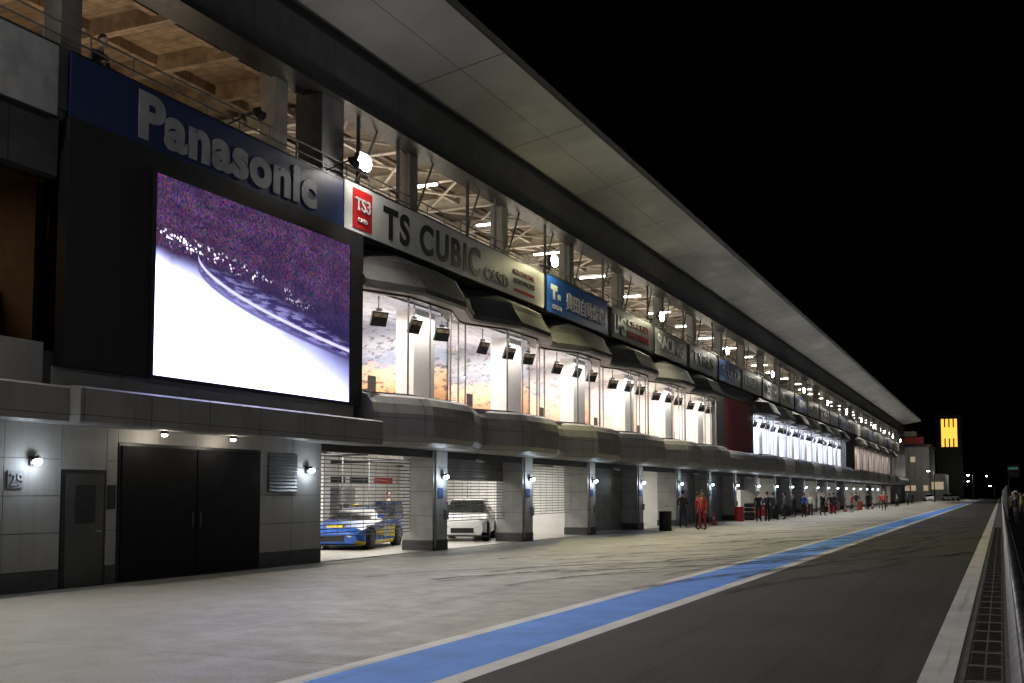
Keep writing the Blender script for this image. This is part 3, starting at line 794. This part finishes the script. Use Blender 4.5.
def build_person(pm, loc, face, top, leg, cap=None, name='person', sc=1.):
    vs, fs, mi, J = pm
    g = MB(); mats = [top, leg, m_skin, m_rubber]
    for m in mats: g._m(m)
    g.v = [tuple(v) for v in vs]; g.f = list(fs); g.mi = [g._m(mats[k]) for k in mi]
    nk = Vector(J['nk'][:3]); hc = nk+Vector((0, .02, .105))
    def hd(q):
        q = q.copy()
        if q.z < -.2: q.x *= 1-.35*(-q.z-.2)
        if q.y > .9 and abs(q.z+.1) < .3: q.y += .12
        return q
    g.sphere(hc, (.076, .095, .122), m_skin, 14, 10, hd)
    g.cyl(hc+Vector((0, .09, .01)), hc+Vector((0, .118, -.025)), .008, .017, 6, m_skin)
    for s in (-1, 1):
        g.sphere(hc+Vector((s*.03, .083, .012)), .010, m_rubber, 6, 4); g.sphere(hc+Vector((s*.078, 0, -.005)), (.012, .02, .032), m_skin, 6, 5)
    g.cyl(hc+Vector((-.022, .084, -.055)), hc+Vector((.022, .084, -.055)), .005, .005, 5, m_red)
    hm = cap or m_hair
    def hr(q):
        q = q.copy()
        if q.z < .15: q.z = .15 if q.y > .1 else max(q.z, -.45)
        return q
    g.sphere(hc+Vector((0, -.010, .012)), (.084, .100, .122), hm, 14, 10, hr)
    if cap: g.box(hc.x-.06, hc.x+.06, hc.y+.06, hc.y+.16, hc.z+.03, hc.z+.045, cap)
    for s, sg in (('l', -1), ('r', 1)):
        w = Vector(J['wr'+s][:3]); h = Vector(J['ha'+s][:3]); d = (h-w).normalized(); side = Vector((0, 1, 0))
        if abs(d.dot(side)) > .8: side = Vector((1, 0, 0))
        side = (side-d*side.dot(d)).normalized(); pn = d.cross(side)*sg
        for k, ln in enumerate((.032, .040, .037, .028)):
            b = h+side*(-.027+.018*k)-d*.005; m1 = b+d*ln+pn*.004; m2 = m1+d*ln*.8-pn*.018
            g.cyl(b, m1, .0085, .0078, 5, m_skin); g.cyl(m1, m2, .0078, .006, 5, m_skin)
        b = w+d*.035+side*.028; m1 = b+side*.03+d*.025; g.cyl(b, m1, .010, .008, 5, m_skin); g.cyl(m1, m1+d*.028, .008, .006, 5, m_skin)
    o = g.obj(name, smooth=True, loc=loc, rz=face, recalc=True); o.scale = (sc,)*3
    return o
POSES = [person_mesh({}),
         person_mesh({'step': .22, 'arml': ((.23, .08, 1.13), (.22, .22, .93)), 'armr': ((.24, -.12, 1.12), (.24, -.14, .87))}),
         person_mesh({'arml': ((.25, -.03, 1.12), (.08, .20, 1.12)), 'armr': ((.25, -.03, 1.12), (.10, .22, 1.18))}),
         person_mesh({'lean': .35, 'arml': ((.25, .1, 1.16), (.2, .30, 1.1)), 'armr': ((.25, .1, 1.16), (.2, .32, 1.12))}),
         person_mesh({'armr': ((.24, .12, 1.16), (.20, .30, 1.36)), 'step': -.1})]
c_or = mat('overalls_orange', (.55, .075, .03), .7); c_nv = mat('clothes_navy', (.02, .025, .06), .8); c_bk = mat('clothes_black', (.015, .015, .015), .8); c_gr = mat('clothes_grey', (.2, .2, .2), .8)
c_wh = mat('clothes_white', (.6, .6, .6), .8); c_rd = mat('clothes_red', (.35, .02, .03), .8); c_bl = mat('clothes_blue', (.03, .09, .35), .8); c_ye = mat('vest_yellow', (.4, .4, .05), .8)
ppl = [(-12.5, 49.7, 0, 2.6, c_or, c_rd, c_bk), (-12.95, 50.5, 4, -1.2, c_rd, c_bk, None), (-14.2, 52.5, 2, 0, c_bk, c_nv, None),
       (-13.0, 64.9, 0, 3.5, c_bk, c_bk, None), (-12.7, 66.0, 2, .6, c_nv, c_bk, None), (-13.2, 70.3, 1, -.6, c_bk, c_nv, None), (-12.6, 71.2, 0, 1.4, c_gr, c_bk, None),
       (-13.0, 76.9, 2, 2.1, c_bk, c_bk, None), (-12.5, 78, 1, .2, c_bl, c_bk, None), (-12.9, 83.4, 0, 3, c_wh, c_bk, None), (-12.2, 84.5, 4, 4, c_bk, c_bk, None), (-12.0, 89, 1, 0, c_nv, c_nv, None),
       (-12.8, 93.7, 3, 1, c_bk, c_bk, None), (-11.8, 99, 0, 2, c_rd, c_bk, c_rd), (-12.5, 108, 2, 0, c_bk, c_gr, None), (-10.4, 112, 1, 3.1, c_or, c_bk, c_wh), (-12.5, 118, 1, 1, c_bk, c_bk, None), (-12, 126, 0, 3, c_rd, c_nv, None),
       (-12.3, 135, 1, 0, c_bk, c_bk, None), (-11.8, 144, 0, 2, c_wh, c_bk, None), (-12.4, 152, 2, 0, c_bk, c_bk, None), (-11.9, 163, 0, 2, c_bl, c_bk, None), (-12.2, 175, 1, 0, c_bk, c_bk, None),
       (.65, 62, 2, 1.6, c_bk, c_gr, None), (.75, 66, 0, 1.4, c_gr, c_bk, c_wh), (.75, 74, 2, 1.6, c_bk, c_gr, None), (1.15, 77, 0, 1.6, c_ye, c_bk, None), (1.6, 80, 3, 1.8, c_bk, c_bk, None), (.8, 95, 0, 0, c_gr, c_bk, None), (.7, 70, 1, 1.2, c_bk, c_bk, c_wh),
       (-17.0, 38.6, 3, .6, c_bl, c_nv, None), (-17.3, 39.9, 0, 2.8, c_bl, c_nv, None), (-20.5, 27.3, 2, .6, c_bk, c_bk, None), (-20.0, 34.2, 0, 4, c_nv, c_bk, None)]
for x, y, p, f, t, l, c in ppl:
    build_person(POSES[p], (x, y, 0.012 if x < -15.3 else 0), f, t, l, c, sc=random.uniform(.95, 1.04))
build_person(POSES[3], (-15.75, 15.6, 8.75), -1.5, c_bk, c_bk, None)

# ------------------------------------------------------------------ cars
def wheel(g, x, y, r, w, side):
    n = 20
    g.cyl((x, y-w/2, r), (x, y+w/2, r), r, r, n, m_rubber)
    yo = y+side*(w/2)
    g.cyl((x, yo-.001*side, r), (x, yo+.012*side, r), r*.68, r*.64, n, m_rim)
    for k in range(5):
        a = 2*math.pi*k/5
        g.cyl((x, yo+.016*side, r), (x+math.cos(a)*r*.58, yo+.016*side, r+math.sin(a)*r*.58), .03, .02, 6, m_alu)
    g.cyl((x, yo+.01*side, r), (x, yo+.03*side, r), .05, .04, 8, m_dark)
m_rim = mat('rim_dark', (.04, .04, .04), .4, .5); m_cglass = mat('car_glass', (.01, .012, .015), .08)
def car(name, loc, rz, st, body, body2, wr=.33, wb=(1.35, -1.3), hw=.88, wing=False, stripe=None):
    r = root(name, loc, rz)
    g = MB()
    for m in (body, m_cglass, body2): g._m(m)
    vs = []; N = 10
    for (x, w, zb, zs, zt, tw) in st:
        half = [(w*.92, zb), (w, zb+.12), (w, (zb+zs)/2+.05), (w*.97, zs), (tw, zt)]
        vs += [(x, -a, b) for a, b in half] + [(x, a, b) for a, b in reversed(half)]
    fs = []; mi = []
    for i in range(len(st)-1):
        cab = (st[i][4]-st[i][3] > .15) or (st[i+1][4]-st[i+1][3] > .15)
        both = (st[i][4]-st[i][3] > .3) and (st[i+1][4]-st[i+1][3] > .3)
        for j in range(N):
            k = (j+1) % N
            fs.append((i*N+j, i*N+k, (i+1)*N+k, (i+1)*N+j))
            if j in (3, 5) and cab: mi.append(1)
            elif j == 4 and cab and not both: mi.append(1)
            elif j in (0, 8) : mi.append(2)
            else: mi.append(0)
    fs.append(tuple(range(N))); mi.append(0); fs.append(tuple(range((len(st)-1)*N, len(st)*N))); mi.append(0)
    g.v = vs; g.f = fs; g.mi = mi
    g.obj('body', r, smooth=False, bevel=.025)
    g = MB()
    for x in wb:
        for s in (-1, 1):
            g.cyl((x, s*(hw-.14), wr), (x, s*(hw+.004), wr), wr+.07, wr+.07, 22, m_black); wheel(g, x, s*(hw-.09), wr, .24, s)
    g.obj('wheels', r)
    g = MB(); f = st[0]; b = st[-1]
    for s in (-1, 1):
        g.sphere((f[0]-.10, s*f[1]*.72, (f[2]+f[3])/2+.1), (.12, .17, .07), m_swt, 10, 6)
        g.box(b[0]-.015, b[0]+.02, s*b[1]*.72-.14, s*b[1]*.72+.14, b[3]-.2, b[3]-.08, m_sred)
        g.box(.55, .68, s*(hw+.05)-.09, s*(hw+.05)+.09, .92, 1.03, body)
    g.box(f[0]-.02, f[0]+.02, -.4, .4, f[2]+.08, f[2]+.25, m_black)
    g.box(f[0]-.3, f[0]+.10, -hw, hw, f[2]-.05, f[2]-.02, m_black)
    if wing:
        g.box(b[0]-.12, b[0]+.22, -.86, .86, 1.22, 1.25, m_black); g.box(b[0]-.15, b[0]+.25, -.88, -.86, 1.08, 1.32, body2); g.box(b[0]-.15, b[0]+.25, .86, .88, 1.08, 1.32, body2)
        g.box(b[0]+.02, b[0]+.1, -.45, -.42, .9, 1.22, m_black); g.box(b[0]+.02, b[0]+.1, .42, .45, .9, 1.22, m_black)
    if stripe:
        for s in (-1, 1):
            g.add([(-.9, s*(hw+.012), .30), (.95, s*(hw+.012), .42), (.95, s*(hw+.012), .56), (-.9, s*(hw+.012), .70)], [(0,1,2,3)], stripe)
            g.add([(-.25, s*(hw+.02), .34), (.2, s*(hw+.02), .34), (.2, s*(hw+.02), .68), (-.25, s*(hw+.02), .68)], [(0,1,2,3)], m_swt)
        g.box(1.45, 2.0, -.25, .25, .60, .735, stripe)
    g.obj('trim', r)
    return r
coupe = [(2.25, .78, .18, .45, .50, .60), (2.0, .90, .12, .58, .66, .66), (1.3, .95, .12, .70, .78, .70), (.75, .92, .12, .76, .86, .70), (.05, .90, .12, .82, 1.20, .52), (-.6, .90, .12, .84, 1.22, .52), (-1.3, .95, .12, .86, 1.05, .56), (-1.9, .95, .15, .84, .92, .66), (-2.3, .86, .25, .80, .86, .66)]
hatch = [(2.0, .72, .22, .62, .70, .60), (1.75, .84, .18, .74, .84, .64), (1.0, .87, .18, .88, .98, .66), (.35, .87, .18, .92, 1.44, .56), (-.6, .87, .18, .94, 1.50, .58), (-1.4, .87, .18, .95, 1.46, .56), (-1.85, .84, .22, .95, 1.05, .62), (-1.98, .80, .28, .80, .88, .62)]
m_cb = mat('race_paint_blue', (.02, .10, .45), .25, var=.05); m_cy = mat('race_paint_yellow', (.85, .65, .03), .25, var=.05); m_cw = mat('car_paint_white', (.80, .80, .80), .25, var=.02); m_cs = mat('car_paint_silver', (.5, .5, .5), .3, .4)
car('race_car', (-18.6, 29.9, .012), math.radians(-78), coupe, m_cb, m_cy, hw=.93, wing=True, stripe=m_cy)
car('white_hatchback_car', (-17.9, 36.4, .012), math.radians(-70), hatch, m_cw, m_cw, hw=.86)
car('parked_car', (-10.2, 262, 0), math.radians(-40), hatch, m_cs, m_cs, hw=.86)
car('parked_car', (-13.5, 240, 0), math.radians(-80), hatch, m_cw, m_cw, hw=.86)

def barrel(x, y, m, name='barrel'):
    g = MB(); rr = [(0, .27), (.03, .29), (.28, .285), (.30, .30), (.32, .285), (.58, .285), (.60, .30), (.62, .285), (.86, .29), (.88, .27)]
    for (a, ra), (b, rb) in zip(rr, rr[1:]): g.cyl((0, 0, a), (0, 0, b), ra, rb, 18, m, caps=(a == 0))
    g.cyl((0, 0, .86), (0, 0, .865), .27, .27, 18, m); g.obj(name, loc=(x, y, 0), recalc=False)
barrel(-13.9, 48.4, m_black, 'waste_bin'); barrel(-14.5, 66.5, m_sred); barrel(-13.2, 97, m_sred); barrel(-13.0, 115, c_or); barrel(-13.8, 74, m_black, 'waste_bin')
def tyre_stack(x, y, n):
    g = MB()
    for k in range(n):
        z = .13+k*.27
        for a, b, r0, r1 in ((-.12, -.06, .27, .33), (-.06, .06, .33, .33), (.06, .12, .33, .27), (.12, .10, .27, .2)): g.cyl((0, 0, z+a), (0, 0, z+b), r0, r1, 18, m_rubber, caps=False)
    g.obj('tyre_stack', loc=(x, y, .012 if x < -15.3 else 0), recalc=False)
for x, y in ((-20.6, 33), (-14.5, 82), (-14.5, 82.8), (-14.4, 101), (-14.4, 69)): tyre_stack(x, y, random.choice((3, 4)))
def cone(x, y):
    g = MB(); g.box(-.18, .18, -.18, .18, 0, .03, m_rubber); g.cyl((0, 0, .03), (0, 0, .3), .13, .08, 14, c_or); g.cyl((0, 0, .3), (0, 0, .45), .081, .055, 14, c_wh); g.cyl((0, 0, .45), (0, 0, .7), .055, .025, 14, c_or)
    g.obj('traffic_cone', loc=(x, y, 0))
for x, y in ((-14.0, 58), (-13.8, 88), (-13, 104), (-12.5, 122)): cone(x, y)
def cart(x, y):
    r = root('pit_cart', (x, y, 0)); g = MB(); g.box(-.35, .35, -.6, .6, .2, .9, c_rd); g.box(-.32, .32, -.57, .57, .9, .94, m_alu)
    for k in range(3): g.box(.35, .365, -.55, .55, .26+k*.21, .43+k*.21, m_cab2)
    for a in (-.3, .3):
        for b in (-.5, .5): g.cyl((a-.03, b, .1), (a+.03, b, .1), .1, .1, 10, m_rubber)
    g.cyl((-.2, -.6, .95), (-.2, -.75, 1.05), .015, .015, 6, m_alu); g.cyl((.2, -.6, .95), (.2, -.75, 1.05), .015, .015, 6, m_alu); g.cyl((-.2, -.75, 1.05), (.2, -.75, 1.05), .015, .015, 6, m_alu)
    g.obj('cabinet', r)
for x, y in ((-14.3, 72.5), (-14.2, 90), (-14.2, 106)): cart(x, y)

# ------------------------------------------------------------------ guard rail on right
r = root('guard_rail'); g = MB()
prof = [(.06, .50), (.02, .56), (.02, .62), (.07, .68), (.07, .72), (.02, .78), (.02, .84), (.06, .90)]
vs = []
for yv in (-6, 330):
    for a, b in prof: vs.append((a, yv, b))
g.add(vs, [(i, i+1, i+9, i+8) for i in range(7)], m_galv)
g.cyl((.10, -6, 1.0), (.10, 330, 1.0), .05, .05, 12, m_galv)
g.obj('beam', r, smooth=True, recalc=False)
g = MB(); y = -5.
while y < 200: g.box(.07, .17, y, y+.08, 0, 1.0, m_galv); y += 2.
y = 30.
while y < 200: g.cyl((.14, y, 1.0), (.14, y, 1.9), .025, .025, 6, m_galv); y += 4.
g.box(.05, .28, -6, 330, 0, .42, m_conc)
g.obj('posts_and_base', r)

# ------------------------------------------------------------------ far background
m_far = mat('far_wall', (.25, .25, .245), .7); m_farw = glow('lit_windows', (1, .82, .55), .35); m_or = glow('orange_sign_light', (1, .46, .06), 1.7)
r = root('control_tower'); g = MB()
g.box(-16.0, -9.3, 323, 330, 0, 22.6, m_dark); g.box(-16.4, -8.9, 322.6, 330.4, 22.6, 23.1, m_dark)
g.obj('tower', r); g = MB()
for k in range(4): g.box(-14.55+k*1.1, -13.82+k*1.1, 322.85, 322.98, 14.3, 21.9, m_or)
for k in range(3): g.box(-13.81+k*1.1, -13.46+k*1.1, 322.86, 322.98, 16.6, 19.6, m_or)
g.obj('lit_sign', r)
r = root('race_control_building'); g = MB()
g.box(-24, -14.5, 262, 285, 0, 12, m_far); g.box(-24.5, -14, 261.5, 285, 12, 12.6, m_dark); g.box(-24, -17, 262, 285, 12.6, 15.5, m_far); g.box(-14.5, -11.5, 266, 285, 0, 6, m_far)
for k in range(8): g.box(-23.9+k*1.3, -23.7+k*1.3, 261.8, 261.92, 0, 12, m_far)
g.obj('walls', r); g = MB()
for k in range(3):
    for q in range(7):
        if random.random() < .45: g.box(-23.6+q*1.3, -22.5+q*1.3, 261.93, 261.98, 2.2+k*3.2, 3.4+k*3.2, m_farw)
g.box(-14.3, -11.8, 265.93, 265.98, 2.5, 4.2, m_farw); g.obj('windows', r)
g = MB(); g.box(-23, -15.5, 261.6, 261.9, 12.7, 14.2, mat('sign_red_far', (.25, .02, .02), .5)); g.obj('red_roof_sign', r)
lamp('POINT', 'forecourt_light', (-13, 252, 9), 900, (1, .93, .8), r, .5)
def pole(x, y, h, e):
    r = root('lamp_post', (x, y, 0)); g = MB(); g.cyl((0, 0, 0), (0, 0, h), .12, .07, 10, m_dark); g.cyl((0, 0, h), (-.9, 0, h+.15), .04, .04, 8, m_dark); g.box(-1.3, -.8, -.15, .15, h+.08, h+.2, m_lampbody); g.obj('post', r)
    g = MB(); g.sphere((-1.05, 0, h+.03), (.25, .2, .1), m_flood, 10, 6); g.obj('lens', r)
    if e: lamp('POINT', 'light', (-1.05, 0, h-.2), e, (1, .96, .88), r, .2)
pole(-6.2, 290, 6, 700); pole(-3, 380, 7, 0); pole(-12, 232, 6, 700); pole(-7.5, 340, 5, 0); pole(-1.5, 300, 3.4, 0)
r = root('pit_exit_sign', (0.9, 150, 0)); g = MB(); g.cyl((0, 0, 0), (0, 0, 4), .06, .05, 8, m_dark); g.box(-.1, 1.2, -.05, .05, 3.6, 5.2, m_dark); g.box(0, 1.1, -.07, -.05, 4.6, 4.9, glow('green_sign_light', (.2, .6, .45), .12)); g.obj('post_and_panel', r)
g = MB()
vs = []; n = 60
for i in range(n+1):
    x = -500+i*20; h = 9+6*math.sin(i*.37)+3*math.sin(i*1.3)+random.uniform(-.8, .8); vs += [(x, 900, -1), (x, 960, h)]
g.add(vs, [(2*i, 2*i+2, 2*i+3, 2*i+1) for i in range(n)], m_base); g.obj('hill')

# ------------------------------------------------------------------ world + camera
w = D.worlds.new('World'); scene.world = w; w.use_nodes = True
nt = w.node_tree; bg = nt.nodes['Background']
sk = nt.nodes.new('ShaderNodeTexSky'); sk.sky_type = 'NISHITA'; sk.sun_disc = False; sk.sun_elevation = math.radians(-6); sk.sun_rotation = math.radians(200)
nt.links.new(sk.outputs[0], bg.inputs[0]); bg.inputs[1].default_value = .002

cd = D.cameras.new('camera'); cam = D.objects.new('camera', cd); COL.objects.link(cam)
cam.location = (0, 0, 1.7); cd.sensor_width = 36; cd.lens = 36*1100/1024
th = math.atan(488/1100); pitch = math.radians(4)
cd.shift_y = (493-341.5-1100*math.tan(pitch))/1024
cam.rotation_euler = (math.pi/2+pitch, 0, th)
cd.clip_end = 3000; cd.clip_start = .05
scene.camera = cam
scene.view_settings.view_transform = 'Standard'; scene.view_settings.look = 'None'; scene.view_settings.exposure = 0
print('objects', len(D.objects))
